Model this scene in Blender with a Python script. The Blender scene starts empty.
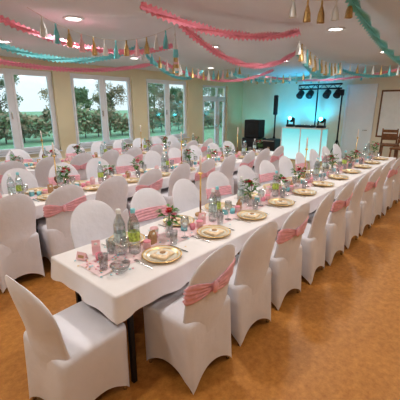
import bpy, math, random
from mathutils import Vector, Matrix
random.seed(7)
S=bpy.context.scene
try:
    S.view_settings.view_transform='Standard'
    S.view_settings.look='Medium High Contrast'
except Exception as e: print('look',e)

# ---------------------------------------------------------------- materials
def new_mat(n):
    m=bpy.data.materials.new(n); m.use_nodes=True
    nt=m.node_tree
    return m,nt,nt.nodes['Principled BSDF']
def mat(name,col,rough=.5,metal=0,var=0,vscale=8,bump=0,bscale=40,emis=None,estr=0,sheen=0,dist=.02):
    m,nt,p=new_mat(name)
    p.inputs['Base Color'].default_value=(*col,1)
    p.inputs['Roughness'].default_value=rough
    p.inputs['Metallic'].default_value=metal
    if sheen: p.inputs['Sheen Weight'].default_value=sheen
    tc=nt.nodes.new('ShaderNodeTexCoord')
    if var:
        n=nt.nodes.new('ShaderNodeTexNoise'); n.inputs['Scale'].default_value=vscale; n.inputs['Detail'].default_value=5
        nt.links.new(tc.outputs['Object'],n.inputs['Vector'])
        r=nt.nodes.new('ShaderNodeValToRGB')
        r.color_ramp.elements[0].position=.3; r.color_ramp.elements[1].position=.7
        r.color_ramp.elements[0].color=(*[max(0,c*(1-var)) for c in col],1)
        r.color_ramp.elements[1].color=(*[min(1,c*(1+var)) for c in col],1)
        nt.links.new(n.outputs['Fac'],r.inputs['Fac']); nt.links.new(r.outputs['Color'],p.inputs['Base Color'])
    if bump:
        n=nt.nodes.new('ShaderNodeTexNoise'); n.inputs['Scale'].default_value=bscale; n.inputs['Detail'].default_value=3
        nt.links.new(tc.outputs['Object'],n.inputs['Vector'])
        b=nt.nodes.new('ShaderNodeBump'); b.inputs['Strength'].default_value=bump; b.inputs['Distance'].default_value=dist
        nt.links.new(n.outputs['Fac'],b.inputs['Height']); nt.links.new(b.outputs['Normal'],p.inputs['Normal'])
    if emis:
        p.inputs['Emission Color'].default_value=(*emis,1); p.inputs['Emission Strength'].default_value=estr
    return m
def clear_mat(name,tint=(1,1,1),base=.06,edge=.5):
    m=bpy.data.materials.new(name); m.use_nodes=True; nt=m.node_tree; nt.nodes.clear()
    o=nt.nodes.new('ShaderNodeOutputMaterial'); mx=nt.nodes.new('ShaderNodeMixShader')
    t=nt.nodes.new('ShaderNodeBsdfTransparent'); t.inputs['Color'].default_value=(*tint,1)
    g=nt.nodes.new('ShaderNodeBsdfGlossy'); g.inputs['Roughness'].default_value=.08
    lw=nt.nodes.new('ShaderNodeLayerWeight'); lw.inputs['Blend'].default_value=.35
    mr=nt.nodes.new('ShaderNodeMapRange'); mr.inputs['To Min'].default_value=base; mr.inputs['To Max'].default_value=edge
    nt.links.new(lw.outputs['Facing'],mr.inputs['Value']); nt.links.new(mr.outputs['Result'],mx.inputs[0])
    nt.links.new(t.outputs[0],mx.inputs[1]); nt.links.new(g.outputs[0],mx.inputs[2]); nt.links.new(mx.outputs[0],o.inputs[0])
    return m
def floor_mat():
    m,nt,p=new_mat('cork_linoleum')
    tc=nt.nodes.new('ShaderNodeTexCoord')
    n1=nt.nodes.new('ShaderNodeTexNoise'); n1.inputs['Scale'].default_value=18; n1.inputs['Detail'].default_value=9; n1.inputs['Roughness'].default_value=.75
    n2=nt.nodes.new('ShaderNodeTexNoise'); n2.inputs['Scale'].default_value=.9; n2.inputs['Detail'].default_value=3
    for n in (n1,n2): nt.links.new(tc.outputs['Object'],n.inputs['Vector'])
    r=nt.nodes.new('ShaderNodeValToRGB')
    r.color_ramp.elements[0].position=.32; r.color_ramp.elements[1].position=.68
    r.color_ramp.elements[0].color=(.42,.17,.036,1); r.color_ramp.elements[1].color=(.66,.33,.09,1)
    nt.links.new(n1.outputs['Fac'],r.inputs['Fac'])
    mx=nt.nodes.new('ShaderNodeMixRGB'); mx.blend_type='MULTIPLY'; mx.inputs[0].default_value=.3
    r2=nt.nodes.new('ShaderNodeValToRGB'); r2.color_ramp.elements[0].position=.35; r2.color_ramp.elements[1].position=.65
    r2.color_ramp.elements[0].color=(.75,.7,.65,1)
    nt.links.new(n2.outputs['Fac'],r2.inputs['Fac'])
    nt.links.new(r.outputs['Color'],mx.inputs[1]); nt.links.new(r2.outputs['Color'],mx.inputs[2])
    nt.links.new(mx.outputs[0],p.inputs['Base Color'])
    p.inputs['Roughness'].default_value=.42
    return m
M=dict(
 floor=floor_mat(),
 wall=mat('wall_paint',(.80,.72,.52),.85,var=.03,vscale=2,bump=.1,bscale=120),
 wallb=mat('wall_paint_back',(.84,.78,.66),.85,var=.03,vscale=2,bump=.1,bscale=120),
 ceil=mat('ceiling_paint',(.70,.72,.77),.9,var=.02,vscale=1.5,bump=.08,bscale=150),
 pvc=mat('white_pvc',(.84,.86,.90),.35,var=.01),
 glass=clear_mat('window_glass',(.95,.98,.97),.03,.25),
 cover=mat('white_spandex',(.79,.785,.85),.6,var=.02,vscale=6,bump=.55,bscale=7,sheen=.2),
 sash=mat('pink_satin',(.87,.47,.54),.4,var=.12,vscale=30,sheen=.3),
 cloth=mat('white_tablecloth',(.85,.82,.83),.7,var=.02,vscale=5,bump=.35,bscale=5),
 runner=mat('pink_gauze',(.86,.68,.71),.8,var=.10,vscale=40),
 black=mat('black_metal',(.012,.013,.016),.4,var=.2),
 blackp=mat('black_plastic',(.02,.02,.024),.55,var=.2),
 dark=mat('speaker_grille',(.03,.03,.035),.7,var=.3,vscale=200),
 gold=mat('gold',(.85,.60,.25),.3,metal=.8,var=.1,vscale=40),
 goldp=mat('gold_foil_paper',(.66,.47,.22),.35,metal=.4,var=.25,vscale=60),
 china=mat('cream_china',(.82,.79,.70),.2,var=.02),
 napkin=mat('cream_napkin',(.80,.64,.46),.8,var=.25,vscale=45),
 kraft=mat('kraft_paper',(.50,.32,.18),.8,var=.15,vscale=60),
 pink=mat('pink_paper',(.86,.36,.46),.75,var=.08,vscale=30),
 pinkst=mat('pink_crepe_paper',(.92,.40,.52),.8,var=.08,vscale=30),
 pinkl=mat('pale_pink',(.88,.58,.62),.6,var=.05,vscale=20),
 blue=mat('light_blue_paper',(.28,.66,.74),.7,var=.08,vscale=30),
 bluest=mat('turquoise_crepe_paper',(.25,.68,.74),.8,var=.08,vscale=30),
 white=mat('white_paper',(.85,.86,.86),.7,var=.03),
 red=mat('red_petal',(.60,.03,.05),.6,var=.2,vscale=60),
 green=mat('leaf_green',(.08,.24,.05),.5,var=.4,vscale=30),
 clear=clear_mat('clear_glass',(.93,.96,.97),.14,.8),
 pet=clear_mat('clear_bottle_plastic',(.88,.94,.95),.22,.8),
 label=mat('bottle_label',(.55,.68,.75),.5,var=.5,vscale=70),
 labelg=mat('bottle_label_green',(.50,.66,.15),.5,var=.6,vscale=70),
 steel=mat('stainless_steel',(.65,.65,.66),.25,metal=1,var=.05),
 wood=mat('brown_wood',(.22,.10,.045),.5,var=.3,vscale=14),
 woodl=mat('light_wood',(.50,.30,.15),.5,var=.2,vscale=20),
 wax=mat('candle_wax',(.84,.74,.70),.5,var=.03),
 lamp=mat('downlight_diffuser',(1,1,1),.5,emis=(1,.97,.9),estr=8),
 led=mat('cyan_led',(.1,.8,.9),.4,emis=(.1,.85,1),estr=12),
 string=mat('garland_string',(.6,.55,.5),.8,var=.1),
 grass=mat('lawn_grass',(.18,.32,.16),.95,var=.3,vscale=1.5),
 bark=mat('tree_bark',(.15,.12,.09),.9,var=.3,vscale=6),
 leaf=mat('tree_foliage',(.16,.225,.11),.8,var=.6,vscale=.8),
 leafb=mat('tree_foliage_autumn',(.32,.26,.15),.8,var=.5,vscale=.8),
)
def led_panel():
    m,nt,p=new_mat('backlit_cyan_panel')
    tc=nt.nodes.new('ShaderNodeTexCoord'); sx=nt.nodes.new('ShaderNodeSeparateXYZ')
    nt.links.new(tc.outputs['Object'],sx.inputs[0])
    r=nt.nodes.new('ShaderNodeValToRGB')
    r.color_ramp.elements[0].position=0; r.color_ramp.elements[0].color=(.62,1,1,1)
    r.color_ramp.elements[1].position=1; r.color_ramp.elements[1].color=(.10,.55,.60,1)
    nt.links.new(sx.outputs['Z'],r.inputs[0])
    nt.links.new(r.outputs[0],p.inputs['Emission Color']); p.inputs['Emission Strength'].default_value=.85
    p.inputs['Base Color'].default_value=(.25,.42,.44,1); p.inputs['Roughness'].default_value=.6
    return m
M['ledp']=led_panel()

# ---------------------------------------------------------------- mesh builder
class MB:
    def __init__(s): s.v=[];s.f=[];s.m=[];s.mats=[];s.sm=[]
    def mi(s,k):
        if k not in s.mats: s.mats.append(k)
        return s.mats.index(k)
    def add(s,vs,fs,k,T=None,smooth=False):
        o=len(s.v); i=s.mi(k)
        for p in vs:
            p=Vector(p)
            if T is not None: p=T@p
            s.v.append(p)
        for f in fs:
            s.f.append([a+o for a in f]); s.m.append(i); s.sm.append(smooth)
    def box(s,x0,x1,y0,y1,z0,z1,k,T=None,bev=0):
        if bev:
            b=bev
            vs=[];
            for z,ins in ((z0,b),(z0+b,0),(z1-b,0),(z1,b)):
                a0,a1,c0,c1=x0+ins,x1-ins,y0+ins,y1-ins
                bb=b*.7
                vs+=[(a0+bb,c0,z),(a1-bb,c0,z),(a1,c0+bb,z),(a1,c1-bb,z),(a1-bb,c1,z),(a0+bb,c1,z),(a0,c1-bb,z),(a0,c0+bb,z)]
            fs=[list(range(7,-1,-1)),[24+i for i in range(8)]]
            for l in range(3):
                for i in range(8):
                    j=(i+1)%8; fs.append([l*8+i,l*8+j,l*8+8+j,l*8+8+i])
            s.add(vs,fs,k,T); return
        vs=[(x0,y0,z0),(x1,y0,z0),(x1,y1,z0),(x0,y1,z0),(x0,y0,z1),(x1,y0,z1),(x1,y1,z1),(x0,y1,z1)]
        s.add(vs,[(0,3,2,1),(4,5,6,7),(0,1,5,4),(1,2,6,5),(2,3,7,6),(3,0,4,7)],k,T)
    def loft(s,rings,k,T=None,c0=True,c1=True,smooth=True):
        n=len(rings[0]); vs=[p for r in rings for p in r]; fs=[]
        for l in range(len(rings)-1):
            for i in range(n):
                j=(i+1)%n; fs.append([l*n+i,l*n+j,(l+1)*n+j,(l+1)*n+i])
        if c0: fs.append(list(range(n-1,-1,-1)))
        if c1: fs.append([(len(rings)-1)*n+i for i in range(n)])
        s.add(vs,fs,k,T,smooth)
    def lathe(s,prof,k,T=None,seg=20,c0=True,c1=True):
        rings=[[(r*math.cos(2*math.pi*i/seg),r*math.sin(2*math.pi*i/seg),z) for i in range(seg)] for r,z in prof]
        s.loft(rings,k,T,c0,c1)
    def tube(s,a,b,r0,r1,k,seg=8,T=None):
        a=Vector(a);b=Vector(b);d=(b-a)
        if d.length<1e-6:return
        q=d.to_track_quat('Z','Y').to_matrix()
        rings=[]
        for p,r in((a,r0),(b,r1)):
            rings.append([p+q@Vector((r*math.cos(2*math.pi*i/seg),r*math.sin(2*math.pi*i/seg),0)) for i in range(seg)])
        s.loft(rings,k,T)
    def mesh(s,name):
        me=bpy.data.meshes.new(name)
        me.from_pydata([tuple(v) for v in s.v],[],s.f)
        for k in s.mats: me.materials.append(M[k])
        me.polygons.foreach_set('material_index',s.m)
        me.polygons.foreach_set('use_smooth',s.sm)
        me.update(); return me
def obj(name,me,loc=(0,0,0),rz=0,parent=None,scale=1):
    if isinstance(me,MB): me=me.mesh(name)
    o=bpy.data.objects.new(name,me); S.collection.objects.link(o)
    o.location=loc; o.rotation_euler=(0,0,rz); o.scale=(scale,)*3
    if parent: o.parent=parent
    return o

# ---------------------------------------------------------------- room
X0,X1,Y0,Y1,H=-3.0,12.0,-3.0,8.2,2.85
b=MB(); b.box(X0-.3,X1+.3,Y0-.3,Y1+.3,-.2,0,'floor'); obj('floor',b)
b=MB(); b.box(X0-.3,X1+.3,Y0-.3,Y1+.3,H,H+.2,'ceil'); obj('ceiling',b)
b=MB(); b.box(X1,X1+.25,Y0-.25,Y1+.25,0,H,'wallb'); obj('wall_back',b)
b=MB(); b.box(X0-.25,X0,Y0-.25,Y1+.25,0,H,'wall'); obj('wall_rear',b)
b=MB(); b.box(X0,X1,Y0-.25,Y0,0,H,'wall'); obj('wall_right',b)
wins=[(-2.75,-.85),(-.4,1.55),(2.05,3.98),(4.41,6.31),(6.84,8.68)]  # unseen windows left of the view are added to let in daylight
ZB,ZT=.76,2.62
door=(9.45,10.95)
b=MB()
xs=X0
for a,c in wins+[door]:
    b.box(xs,a,Y1,Y1+.25,0,H,'wall'); xs=c
b.box(xs,X1,Y1,Y1+.25,0,H,'wall')
for a,c in wins:
    b.box(a,c,Y1,Y1+.25,0,ZB,'wall'); b.box(a,c,Y1,Y1+.25,ZT,H,'wall')
b.box(door[0],door[1],Y1,Y1+.25,2.55,H,'wall')
obj('wall_windows',b)
for i,(a,c) in enumerate(wins):
    b=MB(); f=.07; y0,y1=Y1+.08,Y1+.15
    b.box(a,a+f,y0,y1,ZB,ZT,'pvc');b.box(c-f,c,y0,y1,ZB,ZT,'pvc')
    b.box(a+f,c-f,y0,y1,ZB,ZB+f,'pvc');b.box(a+f,c-f,y0,y1,ZT-f,ZT,'pvc')
    m=(a+c)/2; b.box(m-.05,m+.05,y0,y1,ZB+f,ZT-f,'pvc')
    for p,q in((a+f,m-.05),(m+.05,c-f)):
        g=.05; ya,yb=y0-.02,y0+.03
        b.box(p,p+g,ya,yb,ZB+f,ZT-f,'pvc');b.box(q-g,q,ya,yb,ZB+f,ZT-f,'pvc')
        b.box(p+g,q-g,ya,yb,ZB+f,ZB+f+g,'pvc');b.box(p+g,q-g,ya,yb,ZT-f-g,ZT-f,'pvc')
        b.box(p+g,q-g,y0+.005,y0+.011,ZB+f+g,ZT-f-g,'glass')
    b.box(m-.075,m-.055,y0-.06,y0-.02,1.55,1.7,'steel')
    b.box(a,c,Y1-.06,Y1+.08,ZB-.03,ZB,'pvc')   # sill board
    obj('window_%d'%(i+1),b)
    if i>0:
        b=MB(); b.box(a+.2,c-.2,Y1-.11,Y1-.03,.14,.64,'pvc',bev=.01)
        n=int((c-a-.4)/.06)
        for k in range(n): b.box(a+.21+k*.06,a+.235+k*.06,Y1-.12,Y1-.108,.17,.61,'pvc')
        b.tube((a+.4,Y1-.06,0),(a+.4,Y1-.06,.15),.012,.012,'pvc'); b.tube((c-.4,Y1-.06,0),(c-.4,Y1-.06,.15),.012,.012,'pvc')
        obj('radiator',b)
# glazed door
b=MB(); a,c=door; f=.07; y0,y1=Y1+.08,Y1+.15
b.box(a,a+f,y0,y1,0,2.55,'pvc');b.box(c-f,c,y0,y1,0,2.55,'pvc');b.box(a+f,c-f,y0,y1,2.48,2.55,'pvc');b.box(a+f,c-f,y0,y1,2.08,2.16,'pvc')
m=a+.95
b.box(m-.035,m+.035,y0,y1,0,2.48,'pvc')
for p,q in((a+f,m-.035),(m+.035,c-f)):
    b.box(p,p+.08,y0-.02,y1-.02,0.02,2.08,'pvc');b.box(q-.08,q,y0-.02,y1-.02,.02,2.08,'pvc')
    b.box(p+.08,q-.08,y0-.02,y1-.02,.02,.2,'pvc');b.box(p+.08,q-.08,y0-.02,y1-.02,1.98,2.08,'pvc')
    b.box(p+.08,q-.08,y0+.01,y0+.016,.2,1.98,'glass');b.box(p,q,y0+.01,y0+.016,2.16,2.48,'glass')
b.box(m-.1,m-.08,y0-.08,y0-.02,1.0,1.14,'steel');b.box(m-.22,m-.08,y0-.08,y0-.06,1.05,1.07,'steel')
obj('door_1',b)
# panels in back wall
b=MB()
b.box(X1-.05,X1,3.06,3.12,0,2.5,'pvc');b.box(X1-.05,X1,3.92,4.0,0,2.5,'pvc');b.box(X1-.05,X1,3.12,3.92,2.42,2.5,'pvc')
b.box(X1-.035,X1,3.12,3.92,0.01,2.42,'pvc')
b.tube((X1-.09,3.2,1.05),(X1-.09,3.34,1.05),.011,.011,'steel');b.tube((X1-.09,3.22,1.05),(X1-.03,3.22,1.05),.012,.012,'steel')
obj('door_2',b)
b=MB(); b.box(X1-.03,X1-.002,1.0,2.93,.85,2.3,'wood');b.box(X1-.04,X1-.03,1.05,2.88,.90,2.25,'white'); b.box(X1-.1,X1-.03,1.6,2.4,.84,.86,'steel'); obj('whiteboard',b)
for nm,bx in (('baseboard_back',(X1-.015,X1,4.0,Y1,0,.08)),('baseboard_right',(X0,X1,Y0,Y0+.015,0,.08)),('baseboard_windows',(X0,9.45,Y1-.015,Y1,0,.08)),('baseboard_rear',(X0,X0+.015,Y0,Y1,0,.08))):
    b=MB(); b.box(*bx,'woodl'); obj(nm,b)

# downlights
dm=MB(); dm.lathe([(.085,0),(.12,0),(.125,-.008),(.09,-.014),(.085,0)],'pvc',seg=28,c0=False,c1=False)
dm.lathe([(.088,-.004),(.05,-.006),(.001,-.006)],'lamp',seg=28,c0=False)
dme=dm.mesh('ceiling_downlight')
for x in (-.35,2.3,4.95,7.6,10.2):
    for y in (-.3,1.9,4.05,6.3):
        o=obj('ceiling_downlight',dme,(x,y,H-.001))
        L=bpy.data.lights.new('downlight_lamp','AREA'); L.shape='DISK'; L.size=.16; L.energy=15 if x<10 else 7; L.color=(1,.95,.88); 
        if x>10 and y>4: L.energy=2.5
        lo=bpy.data.objects.new('downlight_lamp',L); S.collection.objects.link(lo); lo.parent=o; lo.location=(0,0,-.02)

# ---------------------------------------------------------------- chairs
def bw(z):
    if z<.70: return .198+.02*(z-.38)/.32
    t=min(1,(z-.70)/.24); return .218*max(0,(1-t**2.3))**(1/2.1)
def byc(z): return -.19-.11*max(0,(z-.42)/.52)
def bb(z):
    t=max(0,(z-.70)/.24); return (.022+.02*max(0,1-max(0,z-.45)/.12))*max(.12,(1-min(1,t)**5))
def bring(z,off=0,n=40,dy=None):
    r=[]
    for i in range(n):
        th=2*math.pi*i/n; c,s_=math.cos(th),math.sin(th)
        a=bw(z)+off; t=bb(z)+off
        x=a*math.copysign(abs(c)**.85,c); y=t*math.copysign(abs(s_)**.7,s_)
        r.append((x,y+byc(z)+.04*(x/.218)**2,z))
    return r
def make_chair(sash,name):
    b=MB()
    # skirt + seat
    per=[];K=14
    for i in range(K): per.append((-1+2*i/K,-1))
    for i in range(K): per.append((1,-1+2*i/K))
    for i in range(K): per.append((1-2*i/K,1))
    for i in range(K): per.append((-1,1-2*i/K))
    rr=.22
    def rnd(p):
        x,y=p
        if abs(x)>1-rr and abs(y)>1-rr:
            cx,cy=math.copysign(1-rr,x),math.copysign(1-rr,y); dx,dy=x-cx,y-cy; l=math.hypot(dx,dy); m=max(abs(dx),abs(dy))
            if l>0: return cx+dx*m/l*1.0,cy+dy*m/l*1.0
        return x,y
    rings=[]
    for s in [1,.97,.9,.8,.68,.55,.42,.3,.18,.08,0]:
        R=[]
        for p in per:
            x,y=rnd(p); c=min(abs(p[0]),abs(p[1]))
            zb=.004+.10*(1-c**2.6)
            z=.455+(zb-.455)*s
            k=1-.15*(s**1.2)*(1-c**2)
            X=.222*x*k; Y=(.225*y)*k
            if y<0: Y+=-.035*s*abs(y)
            if c>.8: X*=1-.03*s
            R.append((X,Y,z))
        rings.append(R)
    for sc,z in((.985,.472),(.94,.484),(.84,.491),(.6,.496),(.3,.498),(.02,.499)):
        rings.append([(.222*rnd(p)[0]*sc,.225*rnd(p)[1]*sc,z) for p in per])
    b.loft(rings,'cover',c0=False,c1=True)
    # back
    zs=[.36,.42,.46,.50,.55,.60,.66,.70,.74,.78,.81,.84,.865,.885,.90,.915,.925,.932,.937,.9395]
    b.loft([bring(z) for z in zs],'cover',c0=False)
    # metal feet
    for x,y in((-.2,-.235),(.2,-.235),(-.2,.2),(.2,.2)):
        b.lathe([(.012,.0),(.014,.03),(.011,.3)],'steel',T=Matrix.Translation((x*.93,y*.93,0)),seg=8)
    if sash:
        n=64; NV=15
        def ringb(t,off):
            r=[]
            for i in range(n):
                th=2*math.pi*i/n; c,s_=math.cos(th),math.sin(th)
                a0=bw(.70)
                x0=a0*c
                if s_<0: hh=.068*(.36+.64*min(1,abs(x0+.05)/.12)**.8)
                else: hh=.055
                z=.70+.012*(x0/.2)+t*hh
                pl=.0055*math.cos(t*13+x0*14)+.002*math.sin(x0*60+t*5)
                a=bw(z)+off+pl; tt=bb(z)+off+pl
                x=a*math.copysign(abs(c)**.85,c); y=tt*math.copysign(abs(s_)**.7,s_)
                r.append((x,y+byc(z)+.04*(x/.218)**2,z))
            return r
        R=[ringb(-1,-.003)]+[ringb(-1+2*k/(NV-1),.009) for k in range(NV)]+[ringb(1,-.003)]
        b.loft(R,'sash',c0=False,c1=False)
        T=Matrix.Translation((-.05,byc(.70)-.038,.70))@Matrix.Diagonal((.022,.017,.040,1))
        prof=[(math.sin(math.pi*i/8)+.001,-math.cos(math.pi*i/8)) for i in range(9)]
        b.lathe(prof,'sash',T=T,seg=12)
    return b.mesh(name)
CH=[make_chair(True,'dining_chair_sash_mesh'),make_chair(False,'dining_chair_plain_mesh')]
def chair(x,y,rz,kind,j=True):
    if j: x+=random.uniform(-.02,.02); y+=random.uniform(-.015,.015); rz+=random.uniform(-.06,.06)
    o=obj('dining_chair',CH[kind],(x,y,0),rz); o.scale=(1.09,1.03,1.08 if j else 1.05); return o
# ---------------------------------------------------------------- tables
def table(x0,x1,y0,y1):
    b=MB()
    b.box(x0+.01,x1-.01,y0+.01,y1-.01,.715,.745,'woodl')
    b.box(x0+.12,x1-.12,y0+.05,y0+.08,.66,.715,'black');b.box(x0+.12,x1-.12,y1-.08,y1-.05,.66,.715,'black')
    for x in(x0+.12,x1-.15):
        b.box(x,x+.03,y0+.08,y1-.08,.66,.69,'black')
        for y in(y0+.05,y1-.08): b.box(x,x+.03,y,y+.03,0,.66,'black')
    obj('banquet_table',b)
def cloth(x0,x1,y0,y1):
    b=MB(); pts=[]; st=.04
    def seg(ax,ay,bx,by,nx,ny):
        L=math.hypot(bx-ax,by-ay); n=max(2,int(L/st))
        for i in range(n):
            t=i/n; d=min(t*L,(1-t)*L); k=max(0,1-d/.05)
            ux,uy=(bx-ax)/L,(by-ay)/L
            sg=-1 if t*L<L/2 else 1
            dx=nx+sg*ux*k; dy=ny+sg*uy*k; l=math.hypot(dx,dy)
            pts.append((ax+(bx-ax)*t,ay+(by-ay)*t,dx/l,dy/l,d,t*L))
    seg(x0,y0,x1,y0,0,-1);seg(x1,y0,x1,y1,1,0);seg(x1,y1,x0,y1,0,1);seg(x0,y1,x0,y0,-1,0)
    rings=[]
    for s in[1,.8,.6,.4,.2,.06,0]:
        R=[]
        for x,y,nx,ny,d,l in pts:
            cor=max(0,1-d/.12)
            w=.009+s*(.010+(.011*math.sin(l*11.3+x+.8*math.sin(l*2.7))+.007*math.sin(l*27+s))*(1-cor))+ .012*cor*s
            R.append((x+nx*w,y+ny*w,.758-s*(.15+.02*cor+.008*math.sin(l*3)) ))
        rings.append(R)
    rings.append([(x-nx*.005,y-ny*.005,.762) for x,y,nx,ny,d,l in pts])
    b.loft(rings,'cloth',c0=False,c1=True)
    return obj('tablecloth',b)
def runner(x0,x1,yc,w):
    b=MB(); n=int((x1-x0)/.05)
    vs=[];fs=[]
    for i in range(n+1):
        x=x0+(x1-x0)*i/n
        for y in(-w,-w*.5,0,w*.5,w):
            vs.append((x,yc+y+.01*math.sin(x*4),.7665+.0015*math.sin(x*17+y*40)))
    for i in range(n):
        for j in range(4): a=i*5+j; fs.append((a,a+5,a+6,a+1))
    b.add(vs,fs,'runner',smooth=True); obj('table_runner',b)
# ---------------------------------------------------------------- tableware meshes
def lat(name,parts,seg=24):
    b=MB()
    for prof,k in parts: b.lathe(prof,k,seg=seg,c0=False,c1=False)
    return b
plate=lat('p',[([(.001,.003),(.08,.0),(.085,.002),(.135,.016),(.138,.017)],'china'),([(.138,.017),(.148,.021),(.151,.018),(.146,.013),(.135,.012),(.085,-.001+.001),(.001,.0)],'gold'),([(.112,.0115),(.122,.0155)],'gold')],32).mesh('dinner_plate')
def f_nap():
    b=MB(); T=Matrix.Rotation(.5,4,'Z')
    b.box(-.066,.066,-.066,.066,.004,.011,'napkin',T); b.box(-.062,.064,-.064,.058,.011,.017,'napkin',T,); 
    b.box(-.02,.03,-.04,.04,.017,.019,'white',T@Matrix.Rotation(.4,4,'Z'))
    b.lathe([(.022,.019),(.024,.022),(.018,.026),(.001,.027)],'kraft',T=Matrix.Translation((.01,.01,0)),seg=14)
    return b.mesh('folded_napkin')
nap=f_nap()
glass=lat('g',[([(.001,.004),(.024,.004),(.026,0),(.028,.01),(.033,.11),(.0315,.11),(.025,.012),(.001,.010)],'clear')],20).mesh('water_glass')
wine=lat('w',[([(.001,.001),(.032,.001),(.032,.003),(.006,.008),(.004,.015),(.004,.08),(.012,.09),(.032,.115),(.036,.145),(.031,.185),(.03,.185),(.034,.145),(.03,.118),(.001,.092)],'clear')],20).mesh('wine_glass')
def bottle(lk,ck):
    return lat('b',[([(.001,.002),(.03,.0),(.036,.006),(.037,.05),(.035,.085)],'pet'),([(.0355,.085),(.0365,.088),(.0365,.14),(.0355,.143)],lk),([(.035,.143),(.037,.17),(.036,.195),(.026,.225),(.014,.25),(.0125,.262)],'pet'),([(.015,.262),(.015,.285),(.013,.288),(.001,.288)],ck),([(.001,.19),(.033,.19)],'pet')],20)
botA=bottle('label','white').mesh('water_bottle'); botB=bottle('labelg','blue').mesh('water_bottle_g')
def jar(k,k2):
    return lat('j',[([(.001,.001),(.026,0),(.03,.005),(.03,.055)],k),([(.03,.055),(.031,.058),(.031,.062),(.028,.066),(.001,.067)],k2)],20)
jarP=jar('pinkl','pink').mesh('favor_jar'); jarB=jar('blue','white').mesh('favor_jar_b')
cup=lat('c',[([(.001,.001),(.03,0),(.036,.09),(.0345,.09),(.028,.006),(.001,.006)],'pinkl'),([(.0355,.06),(.0365,.065),(.0365,.075),(.0355,.08)],'white')],20).mesh('paper_cup')
def bag(k):
    b=MB()
    vs=[];
    for z,w,d in((0,.03,.022),(.07,.03,.022),(.095,.03,.006),(.11,.031,.003)):
        vs.append([(-w,-d,z),(w,-d,z),(w,d,z),(-w,d,z)])
    b.loft(vs,k,smooth=False)
    b.lathe([(.013,0),(.013,.001)],'white',T=Matrix.Translation((0,-.016,.085))@Matrix.Rotation(math.pi/2,4,'X'),seg=12)
    return b.mesh('gift_bag')
bagP=bag('pinkl');bagK=bag('kraft')
def namecard(k):
    b=MB()
    b.add([(-.04,-.02,0),(.04,-.02,0),(.04,0,.055),(-.04,0,.055),(.04,.02,0),(-.04,.02,0)],[(0,1,2,3),(3,2,4,5)],k)
    b.add([(-.025,-.0155,.014),(.025,-.0155,.014),(.025,-.0085,.034),(-.025,-.0085,.034)],[(0,1,2,3)],'kraft')
    return b.mesh('place_card')
cardW=namecard('white');cardP=namecard('pinkl')
tea=lat('t',[([(.001,.001),(.022,0),(.027,.02),(.025,.05),(.023,.05),(.025,.02),(.001,.006)],'blue'),([(.022,.03),(.001,.031)],'wax')],18).mesh('tealight_holder')
teaP=lat('t',[([(.001,.001),(.022,0),(.027,.02),(.025,.05),(.023,.05),(.025,.02),(.001,.006)],'pink'),([(.022,.03),(.001,.031)],'wax')],18).mesh('tealight_holder_p')
def cutl(kind):
    b=MB()
    if kind=='knife':
        b.box(-.006,.006,-.1,0,0,.004,'steel',bev=.0015)
        b.add([(-.006,0,.001),(.008,0,.001),(.009,.07,.001),(.0,.1,.001),(-.006,.09,.001),(-.006,0,.003),(.008,0,.003),(.009,.07,.003),(0,.1,.003),(-.006,.09,.003)],[(4,3,2,1,0),(5,6,7,8,9),(0,1,6,5),(1,2,7,6),(2,3,8,7),(3,4,9,8),(4,0,5,9)],'steel')
    else:
        b.box(-.005,.005,-.1,.03,0,.004,'steel',bev=.0015); b.box(-.012,.012,.03,.055,.001,.004,'steel',bev=.001)
        for k in range(4): b.box(-.012+k*.0068,-.0084+k*.0068,.055,.1,.001,.003,'steel')
    return b.mesh(kind)
knife=cutl('knife');fork=cutl('fork')
def blossom(b,c,r,k):
    for ring,(nn,rr,h,tilt) in enumerate(((7,1,0,.25),(6,.75,.25,.7),(4,.45,.4,1.1))):
        for i in range(nn):
            a=2*math.pi*(i+.5*ring)/nn
            T=Matrix.Translation(c)@Matrix.Rotation(a,4,'Z')@Matrix.Rotation(-tilt,4,'Y')
            R=r*rr; w=R*.5
            b.add([(0,-w*.4,h*r*.2),(R*.6,-w,h*r*.2),(R,-w*.5,R*.12),(R,w*.5,R*.12),(R*.6,w,h*r*.2),(0,w*.4,h*r*.2),(R*.5,0,-R*.1)],[(0,1,6),(1,2,6),(2,3,6),(3,4,6),(4,5,6),(5,0,6)],k,T,True)
def flowers(seed,cols,h,n,vase):
    rd=random.Random(seed); b=MB()
    b.lathe([(.001,.001),(.028,0),(.035,.02),(.036,.05),(.022,.08),(.02,.095),(.024,.105),(.02,.105),(.017,.09),(.001,.08)],vase,seg=20,c0=False,c1=False)
    for i in range(n):
        a=rd.uniform(0,6.28); R=rd.uniform(.01,.08); z=h+rd.uniform(-.04,.04)-R*.4
        p=(R*math.cos(a),R*math.sin(a),z)
        b.tube((0,0,.08),p,.002,.0015,'green',5)
        blossom(b,p,rd.uniform(.024,.038),cols[i%len(cols)])
    for i in range(n*4):
        a=rd.uniform(0,6.28); R=rd.uniform(.03,.12); z=rd.uniform(.13,h+.04); l=rd.uniform(.05,.085)
        T=Matrix.Translation((R*.5*math.cos(a),R*.5*math.sin(a),z))@Matrix.Rotation(a,4,'Z')@Matrix.Rotation(rd.uniform(-.9,.5),4,'Y')
        w=l*.25
        b.add([(0,0,0),(l*.4,-w,.004),(l,0,-.008),(l*.4,w,.004),(l*.45,0,-.003)],[(0,1,4),(1,2,4),(2,3,4),(3,0,4)],'green',T,True)
    return b.mesh('flower_vase')
FL=[flowers(1,['pink','white','red'],.22,8,'clear'),flowers(2,['red','pink','pinkl'],.19,7,'pinkl'),flowers(3,['pinkl','white','pink'],.17,7,'gold'),flowers(4,['pink','red','white'],.26,10,'clear')]
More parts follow.
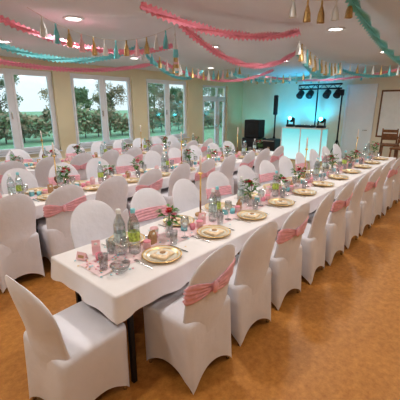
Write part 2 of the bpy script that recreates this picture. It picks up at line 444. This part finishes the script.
def candle():
    b=MB()
    b.lathe([(.055,0),(.055,.018),(.05,.022),(.001,.022)],'woodl',seg=24)
    b.tube((0,0,.02),(0,0,.42),.008,.008,'gold')
    pts=[]
    for i in range(28):
        t=2*math.pi*i/28; x=16*math.sin(t)**3; z=13*math.cos(t)-5*math.cos(2*t)-2*math.cos(3*t)-math.cos(4*t)
        pts.append((x*.0038,z*.0038+.12))
    R=[[(x,y,z) for x,z in pts] for y in(-.008,.008)]
    R2=[[(x*.62,y,(z-.12)*.62+.12) for x,z in pts] for y in(.008,-.008)]
    b.loft(R+R2+[R[0]],'wood',c0=False,c1=False,smooth=False)
    b.lathe([(.008,.42),(.022,.43),(.022,.445),(.001,.44)],'gold',seg=16)
    b.lathe([(.011,.435),(.011,.60),(.004,.612),(.001,.613)],'wax',seg=12)
    b.tube((0,0,.61),(0,0,.625),.0015,.001,'black',5)
    return b.mesh('candle_holder')
cand=candle()
bowl=lat('bo',[([(.001,.002),(.03,0),(.055,.02),(.068,.055),(.066,.055),(.053,.022),(.001,.006)],'clear')],24).mesh('glass_bowl')
ZC=.768
def put(name,me,x,y,rz=0,z=ZC,sc=1): return obj(name,me,(x,y,z),rz,scale=sc)

rnd=random.Random(3)
def setting(x,y,side,i):
    put('dinner_plate',plate,x,y,z=ZC+.001)
    put('folded_napkin',nap,x,y,rnd.uniform(-.6,.6)+(0 if side>0 else math.pi),z=ZC+.0035)
    put('knife',knife,x+.175*side,y,0 if side>0 else math.pi)
    put('fork',fork,x-.175*side,y,0 if side>0 else math.pi)
    put('water_glass',glass,x+.22*side,y+.10*side)
    if side>0: put('wine_glass',wine,x-.235,y+.125)
def row(x0,x1,y0,y1,cxs,ylo,yhi,phase,first=False):
    n=round((x1-x0)/1.4)
    L=(x1-x0)/n
    for i in range(n): table(x0+i*L,x0+(i+1)*L,y0,y1)
    cloth(x0,x1,y0,y1)
    yc=(y0+y1)/2
    runner(x0+.06,x1-.1,yc,.13)
    for i,x in enumerate(cxs):
        chair(x,ylo,0,(i+phase)%2); chair(x,yhi,math.pi,(i+phase+1)%2)
        setting(x,y0+.19,1,i); setting(x,y1-.19,-1,i)
        k=(i+phase)%4
        u=x+.3
        put('favor_jar',jarP,x+.02+rnd.uniform(-.01,.01),yc-.025)
        if not(first and i==0):
            put('favor_jar',jarB,x-.12,yc+.03)
            put('tealight_holder',teaP if i%2 else tea,x-.05,yc-.01)
        put('gift_bag',bagP if i%2 else bagK,x+.11,yc+.02,rnd.uniform(-.5,.5))
        if k==0: put('flower_vase',FL[i%4],u,yc+.02,rnd.uniform(0,6)); put('paper_cup',cup,u-.10,yc+.10)
        if k==1: put('water_bottle',botA,u-.05,yc+.0,sc=1.1); put('water_bottle',botB,u+.05,yc+.03,sc=1.1)
        if k==2: put('flower_vase',FL[(i+1)%4],u,yc,rnd.uniform(0,6)); put('water_bottle',botA,u-.0,yc+.13,sc=1.1)
        if k==3:
            put('flower_vase',FL[(i+2)%4],u+.06,yc-.01,rnd.uniform(0,6)); put('paper_cup',cup,u,yc+.12); put('water_bottle',botB,u-.07,yc-.01,sc=1.1)
xs1=[1.50+.61*i for i in range(11)]
row(.96,8.08,1.51,2.32,xs1,1.45,2.36,0,True)
chair(.81,1.76,-math.pi/2+.06,1,False)
row(.15,7.25,3.73,4.53,[.5+.6*i for i in range(11)],3.71,4.57,0)
row(.9,7.3,5.9,6.7,[1.3+.6*i for i in range(10)],5.88,6.74,1)
# near-end things on row 1
put('water_bottle',botA,1.325,1.965,sc=1.22); put('water_bottle',botB,1.405,1.90,sc=1.22)
put('glass_bowl',bowl,1.15,1.73); put('water_glass',glass,1.10,1.85); put('tealight_holder',teaP,1.16,2.0); put('place_card',cardP,1.08,2.10,-1.2); put('gift_bag',bagP,1.20,2.10,-.6)
for x,y in((2.40,2.11),(4.84,2.11),(7.28,2.11),(1.99,4.33),(4.39,4.33),(6.19,4.33),(2.79,6.5),(5.19,6.5)): put('candle_holder',cand,x,y,.7)
b=MB()
for i in range(300):
    x=rnd.uniform(1.0,7.9); y=rnd.gauss(1.915,.10)
    if i<60: x=rnd.uniform(1.0,1.35)
    T=Matrix.Translation((x,y,.7695))@Matrix.Rotation(rnd.uniform(0,3),4,'Z')
    b.lathe([(.008,0),(.008,.0006)],('blue','pink','gold','pink')[i%4],T=T,seg=6)
obj('table_confetti',b)

# ---------------------------------------------------------------- garlands
def cat(p,q,sag,n):
    p=Vector(p);q=Vector(q)
    return [p.lerp(q,i/n)-Vector((0,0,4*sag*(i/n)*(1-i/n))) for i in range(n+1)]
def streamer(p,q,sag,k,w=.034,tw=1.0):
    w*=1.2
    L=(Vector(q)-Vector(p)).length; n=int(L/.028); P=cat(p,q,sag,n); b=MB()
    for off in(0,math.pi/2):
        vs=[];fs=[]
        for i,c in enumerate(P):
            t=(P[min(n,i+1)]-P[max(0,i-1)]).normalized()
            a=off+tw*i*.028*3.5+.4
            side=t.cross(Vector((0,0,1))).normalized(); up=side.cross(t)
            d=side*math.cos(a)+up*math.sin(a)
            ww=w*(1.2 if i%2 else .6)
            vs+=[c-d*ww,c,c+d*ww]
        for i in range(n):
            fs+=[(3*i,3*i+1,3*i+4,3*i+3),(3*i+1,3*i+2,3*i+5,3*i+4)]
        b.add(vs,fs,k)
    obj('paper_streamer',b)
def tassels(p,q,sag,step,ln,cols,fat=1):
    L=(Vector(q)-Vector(p)).length; n=max(8,int(L/.08)); P=cat(p,q,sag,n); b=MB()
    for i in range(n): b.tube(P[i],P[i+1],.0025,.0025,'string',4)
    m=int(L/step)
    for j in range(1,m):
        t=j/m; c=Vector(p).lerp(Vector(q),t)-Vector((0,0,4*sag*t*(1-t)))
        k=cols[j%len(cols)]; T=Matrix.Translation(c)
        l=ln*rnd.uniform(.85,1.1)
        b.lathe([(.004*fat,0),(.008*fat,-.01),(.009*fat,-.03),(.006*fat,-.04)],k,T=T,seg=8)
        for s in range(18):
            a=2*math.pi*s/18+rnd.uniform(-.2,.2); r1=rnd.uniform(.016,.036)*fat; w=.007*fat
            d=Vector((math.cos(a),math.sin(a),0)); e=Vector((-math.sin(a),math.cos(a),0))*w
            b.add([d*.005-e*.5+Vector((0,0,-.035)),d*.005+e*.5+Vector((0,0,-.035)),d*r1*.8+e+Vector((0,0,-l*.6)),d*r1*.8-e+Vector((0,0,-l*.6)),d*r1+e+Vector((0,0,-l)),d*r1-e+Vector((0,0,-l))],[(0,1,2,3),(3,2,4,5)],k,T)
    obj('tassel_garland',b)
C=H-.07
streamer((2.31,2.80,C),(4.46,2.18,C),.15,'pinkst',.040)
streamer((3.12,3.06,C),(6.1,3.04,C),.34,'pinkst',.040)
streamer((1.2,4.98,C),(3.85,4.82,C),.30,'bluest',.036)
streamer((.5,6.0,C),(5.4,5.96,C),.32,'pinkst',.036)
streamer((3.4,1.2,C),(9.4,1.4,C),.30,'bluest',.042)
streamer((1.4,4.2,C),(4.1,4.2,C),.22,'pinkst',.034)
streamer((3.9,4.8,C),(7.4,6.4,C),.34,'bluest')
streamer((5.4,5.9,C),(8.6,4.9,C),.34,'pinkst')
streamer((6.1,3.0,C),(9.3,3.4,C),.32,'bluest')
streamer((8.6,6.4,C),(9.3,3.4,C),.28,'bluest')
streamer((9.3,3.4,C),(9.4,1.4,C),.25,'bluest')
streamer((10.4,6.2,C),(10.6,2.2,C),.2,'pinkst',.028)
C=H-.02
G=['goldp','white','bluest','goldp','pinkl']
tassels((1.7,3.9,C),(3.3,3.34,C),.24,.13,.20,G,1.15)
tassels((3.05,1.72,C),(3.62,1.14,C),.05,.13,.19,['goldp','white','goldp'],1.15)
tassels((5.0,2.5,C),(8.5,3.0,C),.16,.16,.24,['goldp','white','goldp','white','bluest'],1.3)
tassels((3.3,3.34,C),(5.3,5.3,C),.28,.16,.20,G,1.2)
tassels((3.8,4.8,C),(7.6,5.2,C),.25,.2,.2,G,1.2)
tassels((8.5,3.0,C),(8.6,1.0,C),.15,.16,.2,['bluest','white','goldp'])
tassels((8.5,3.0,C),(8.8,6.4,C),.2,.2,.2,['bluest','white','goldp'])
tassels((10.9,2.0,C),(10.9,7.6,C),.12,.25,.18,['white','goldp','bluest'])

# ---------------------------------------------------------------- DJ area
b=MB(); bx=10.7
b.box(bx,bx+.55,4.2,5.65,1.08,1.12,'white',bev=.005)
for y in (4.2,4.915,5.61): b.box(bx,bx+.04,y,y+.04,0,1.08,'white')
for y in (4.2,5.61): b.box(bx+.5,bx+.54,y,y+.04,0,1.08,'white')
b.box(bx,bx+.04,4.24,5.61,.02,.06,'white')
obj('dj_booth',b)
root=bpy.data.objects['dj_booth']
b=MB(); b.box(bx+.01,bx+.025,4.24,4.915,.06,1.08,'ledp'); b.box(bx+.01,bx+.025,4.955,5.61,.06,1.08,'ledp')
b.box(bx+.04,bx+.54,4.21,4.22,.05,1.08,'ledp');b.box(bx+.04,bx+.54,5.63,5.64,.05,1.08,'ledp')
obj('backlit_panels',b,parent=root)
b=MB()
b.box(bx+.1,bx+.45,4.6,5.2,1.12,1.19,'blackp',bev=.01)
for i in range(5):
    for j in range(3): b.lathe([(.012,1.19),(.01,1.21),(.001,1.211)],'steel',T=Matrix.Translation((bx+.16+j*.1,4.68+i*.11,0)),seg=8)
obj('dj_mixer',b)
def moving_head(x,y,z,name='stage_light',parent=None):
    b=MB(); b.box(-.11,.11,-.12,.12,0,.08,'blackp',bev=.01)
    b.box(-.04,.04,-.13,-.10,.08,.30,'blackp',bev=.01);b.box(-.04,.04,.10,.13,.08,.30,'blackp',bev=.01)
    T=Matrix.Translation((0,0,.26))@Matrix.Rotation(-1.2,4,'Y')
    b.lathe([(.05,-.1),(.085,-.08),(.095,0),(.085,.09),(.08,.10)],'blackp',T=T,seg=16)
    b.lathe([(.07,.101),(.001,.102)],'led',T=T,seg=16,c0=False)
    return obj(name,b,(x,y,z),parent=parent)
moving_head(bx+.28,5.45,1.12); moving_head(bx+.28,4.36,1.12)
def stand(x,y,h,sp=.45):
    b=MB(); b.tube((x,y,.35),(x,y,h),.028,.024,'black')
    for k in range(3):
        a=k*2.094+.4; d=Vector((math.cos(a),math.sin(a),0))
        b.tube(Vector((x,y,.75)),Vector((x,y,.01))+d*sp,.013,.012,'black'); b.tube(Vector((x,y,.4)),Vector((x,y,.38))+d*sp*.5,.009,.009,'black')
    return b
b=stand(11.62,4.85,2.52,.33)
for z in(2.52,2.38): b.tube((11.62,4.05,z),(11.62,5.55,z),.024,.024,'black')
for k in range(11):
    b.tube((11.62,4.05+k*.15-.0,2.38 if k%2 else 2.52),(11.62,4.05+min(k+1,10)*.15,2.52 if k%2 else 2.38),.01,.01,'black',6)
for y in (4.15,4.5,5.1,5.45):
    T=Matrix.Translation((11.56,y,2.2))@Matrix.Rotation(-2.2,4,'Y')@Matrix.Scale(1.25,4)
    b.lathe([(.05,-.12),(.085,-.10),(.09,.06),(.095,.07)],'blackp',T=T,seg=16); b.lathe([(.075,.065),(.001,.066)],'led',T=T,seg=16,c0=False)
    b.tube((11.62,y,2.38),(11.58,y,2.25),.014,.014,'black')
obj('lighting_stand',b)
b=stand(11.62,4.02,2.3,.3); b.box(11.58,11.66,3.97,4.07,2.15,2.34,'blackp',bev=.01); obj('lighting_stand',b)
def speaker(w,d,z0,z1,b,x,y,n):
    b.box(x,x+d,y-w/2,y+w/2,z0,z1,'blackp',bev=.02)
    b.box(x-.012,x,y-w/2+.04,y+w/2-.04,z0+.04,z1-.04,'dark')
    for k in range(n):
        zc=z0+(z1-z0)*(k+.5)/n
        T=Matrix.Translation((x-.013,y,zc))@Matrix.Rotation(-math.pi/2,4,'Y'); b.lathe([(w*.33,0),(w*.30,.006),(w*.12,.001),(.001,.004)],'blackp',T=T,seg=20)
b=MB(); speaker(.72,.55,.0,.66,b,10.6,6.85,1); speaker(.62,.45,.67,1.32,b,10.65,6.85,1); obj('loudspeaker',b)
b=stand(11.4,6.3,2.1,.33); speaker(.13,.12,1.5,2.2,b,11.33,6.3,5); obj('column_speaker',b)
b=MB(); b.box(10.6,11.15,5.82,6.3,.06,.66,'blackp',bev=.02)
for z in(.1,.60): b.box(10.59,10.6,5.84,6.28,z,z+.03,'steel')
for y in(5.88,6.22): 
    for x in(10.68,11.05): b.lathe([(.03,0),(.03,.06)],'black',T=Matrix.Translation((x,y,0)),seg=10)
b.box(10.585,10.6,6.0,6.1,.3,.4,'steel'); obj('flight_case',b)
def spot(loc,tgt,e,col,ang=1.3,size=.1):
    L=bpy.data.lights.new('stage_spot_lamp','SPOT'); L.energy=e; L.color=col; L.spot_size=ang; L.spot_blend=.8; L.shadow_soft_size=size
    o=bpy.data.objects.new('stage_spot_lamp',L); S.collection.objects.link(o); o.location=loc
    o.rotation_euler=(Vector(tgt)-Vector(loc)).to_track_quat('-Z','Y').to_euler(); return o
CY=(.0,.50,.85)
spot((11.2,5.0,1.5),(10.7,5.1,2.85),100,CY,2.2)
spot((11.3,7.4,.3),(11.95,7.3,2.2),45,(.03,.7,.75),1.8)
spot((11.2,6.0,1.2),(12,6.0,1.9),42,CY,2.2)
spot((11.3,4.9,1.3),(12,4.9,2.0),55,CY,2.1)
spot((10.9,4.3,1.5),(9.6,4.0,2.85),40,CY,1.5)
b=MB(); y=7.5; T=Matrix.Translation((11.3,y,.14))@Matrix.Rotation(.3,4,'Y'); b.lathe([(.05,-.1),(.09,-.08),(.1,.1),(.1,.11)],'blackp',T=T,seg=18); b.lathe([(.085,.105),(.001,.106)],'led',T=T,seg=18,c0=False)
b.box(11.2,11.4,y-.12,y-.10,0,.2,'black'); b.box(11.2,11.4,y+.10,y+.12,0,.2,'black'); obj('floor_par_light',b)
# wooden bar chairs at right
def barchair():
    b=MB()
    for x,y,t in((-.19,-.19,1.12),(.19,-.19,1.12),(-.19,.19,.74),(.19,.19,.74)):
        b.tube((x*1.12,y*1.12,0),(x,y,.74),.022,.022,'wood')
        if y<0: b.tube((x,y,.74),(x,y-.06,t+.08),.022,.018,'wood')
    b.box(-.22,.22,-.22,.22,.74,.79,'wood',bev=.01)
    for s in(-1,1): b.tube((-.2,s*.2,.25),(.2,s*.2,.25),.014,.014,'wood'); b.tube((s*.2,-.2,.31),(s*.2,.2,.31),.014,.014,'wood')
    for z in(.92,1.02,1.13): b.box(-.19,.19,-.25,-.23,z-.04,z+.04,'wood')
    return b.mesh('bar_chair')
bc=barchair()
obj('bar_chair',bc,(10.6,2.2,0),1.9); obj('bar_chair',bc,(9.9,1.75,0),1.4)
b=MB(); b.lathe([(.28,0),(.28,.02),(.04,.05),(.035,1.03),(.1,1.06)],'black',seg=24); b.lathe([(.35,1.06),(.36,1.075),(.35,1.09),(.001,1.09)],'wood',seg=32); obj('bar_table',b,(11.3,1.6,0))

# ---------------------------------------------------------------- outdoors
b=MB(); b.box(-70,90,Y1+.3,120,-.35,-.3,'grass'); obj('lawn',b)
def tree(seed,leafk,h,nl=150):
    rd=random.Random(seed); b=MB()
    b.tube((0,0,0),(0,0,h*.45),.18,.12,'bark',10); b.tube((0,0,h*.45),(.3,.1,h*.85),.12,.04,'bark',8)
    tips=[]
    for i in range(20):
        a=rd.uniform(0,6.28); z=rd.uniform(.08,.75)*h; R=rd.uniform(.16,.34)*h
        e=Vector((R*math.cos(a),R*math.sin(a),z+R*.6)); b.tube((0,0,z),e,.05,.02,'bark',5); tips.append(e)
    tips+=[Vector((0,0,h*.9)),Vector((.3,0,h*.75))]
    vs=[];fs=[]
    for t in tips:
        rad=rd.uniform(.10,.17)*h
        for j in range(nl):
            d=Vector((rd.gauss(0,1),rd.gauss(0,1),rd.gauss(0,.8))).normalized()*rad*rd.uniform(.3,1)
            c=t+d; s=rd.uniform(.08,.18)
            u=Vector((rd.gauss(0,1),rd.gauss(0,1),rd.gauss(0,1))).normalized(); w=u.orthogonal().normalized()
            o=len(vs); vs+=[c-u*s,c+w*s*.6,c+u*s,c-w*s*.6]; fs.append((o,o+1,o+2,o+3))
    b.add(vs,fs,leafk)
    return b.mesh('tree')
TR=[tree(1,'leaf',7,130),tree(2,'leafb',6.5,90),tree(5,'leaf',5.5,150)]
rt=random.Random(11)
for i in range(30):
    x=-8+i*2.4+rt.uniform(-1,1); y=rt.uniform(28,44)
    obj('tree',TR[i%3],(x,y,-.3),rt.uniform(0,6),scale=rt.uniform(.6,.95))
rd=random.Random(5); b=MB()
for part,kk in((0,'leaf'),(1,'leafb')):
    vs=[];fs=[]
    for j in range(11000):
        x=rd.uniform(-12,50); hh=1.55+.4*math.sin(x*.7)+.3*math.sin(x*1.9)
        c=Vector((x,21+rd.gauss(0,.4),-.05+hh*rd.random()**.8)); s=rd.uniform(.08,.2)
        u=Vector((rd.gauss(0,1),rd.gauss(0,1),rd.gauss(0,1))).normalized(); w=u.orthogonal().normalized()
        o=len(vs); vs+=[c-u*s,c+w*s*.6,c+u*s,c-w*s*.6]; fs.append((o,o+1,o+2,o+3))
    b.add(vs,fs,kk)
for i in range(62): b.tube((-12+i,21,-.3),(-12+i,21,1.0),.04,.03,'bark',5)
obj('hedge',b)

# ---------------------------------------------------------------- world & camera
w=bpy.data.worlds.new('overcast_sky'); S.world=w; w.use_nodes=True; nt=w.node_tree; bg=nt.nodes['Background']
tc=nt.nodes.new('ShaderNodeTexCoord'); sx=nt.nodes.new('ShaderNodeSeparateXYZ'); r=nt.nodes.new('ShaderNodeValToRGB')
nt.links.new(tc.outputs['Generated'],sx.inputs[0]); nt.links.new(sx.outputs['Z'],r.inputs[0]); nt.links.new(r.outputs[0],bg.inputs[0])
r.color_ramp.elements[0].color=(.42,.48,.52,1); r.color_ramp.elements[1].color=(.62,.78,1,1); r.color_ramp.elements[1].position=.5
bg.inputs[1].default_value=2.1
for i,(a,c) in enumerate(wins+[door]):
    L=bpy.data.lights.new('window_portal','AREA'); L.shape='RECTANGLE'; L.size=c-a; L.size_y=1.9
    L.cycles.is_portal=True
    o=bpy.data.objects.new('window_portal',L); S.collection.objects.link(o); o.location=((a+c)/2,Y1+.2,1.68 if i<5 else 1.3); o.rotation_euler=(-math.pi/2,0,0)
cam=bpy.data.cameras.new('camera'); co=bpy.data.objects.new('camera',cam); S.collection.objects.link(co)
co.location=(0,0,1.85); co.rotation_euler=(math.radians(73.94),0,math.radians(41.4-90)); cam.sensor_width=36; cam.lens=29.7; cam.clip_end=500
S.camera=co
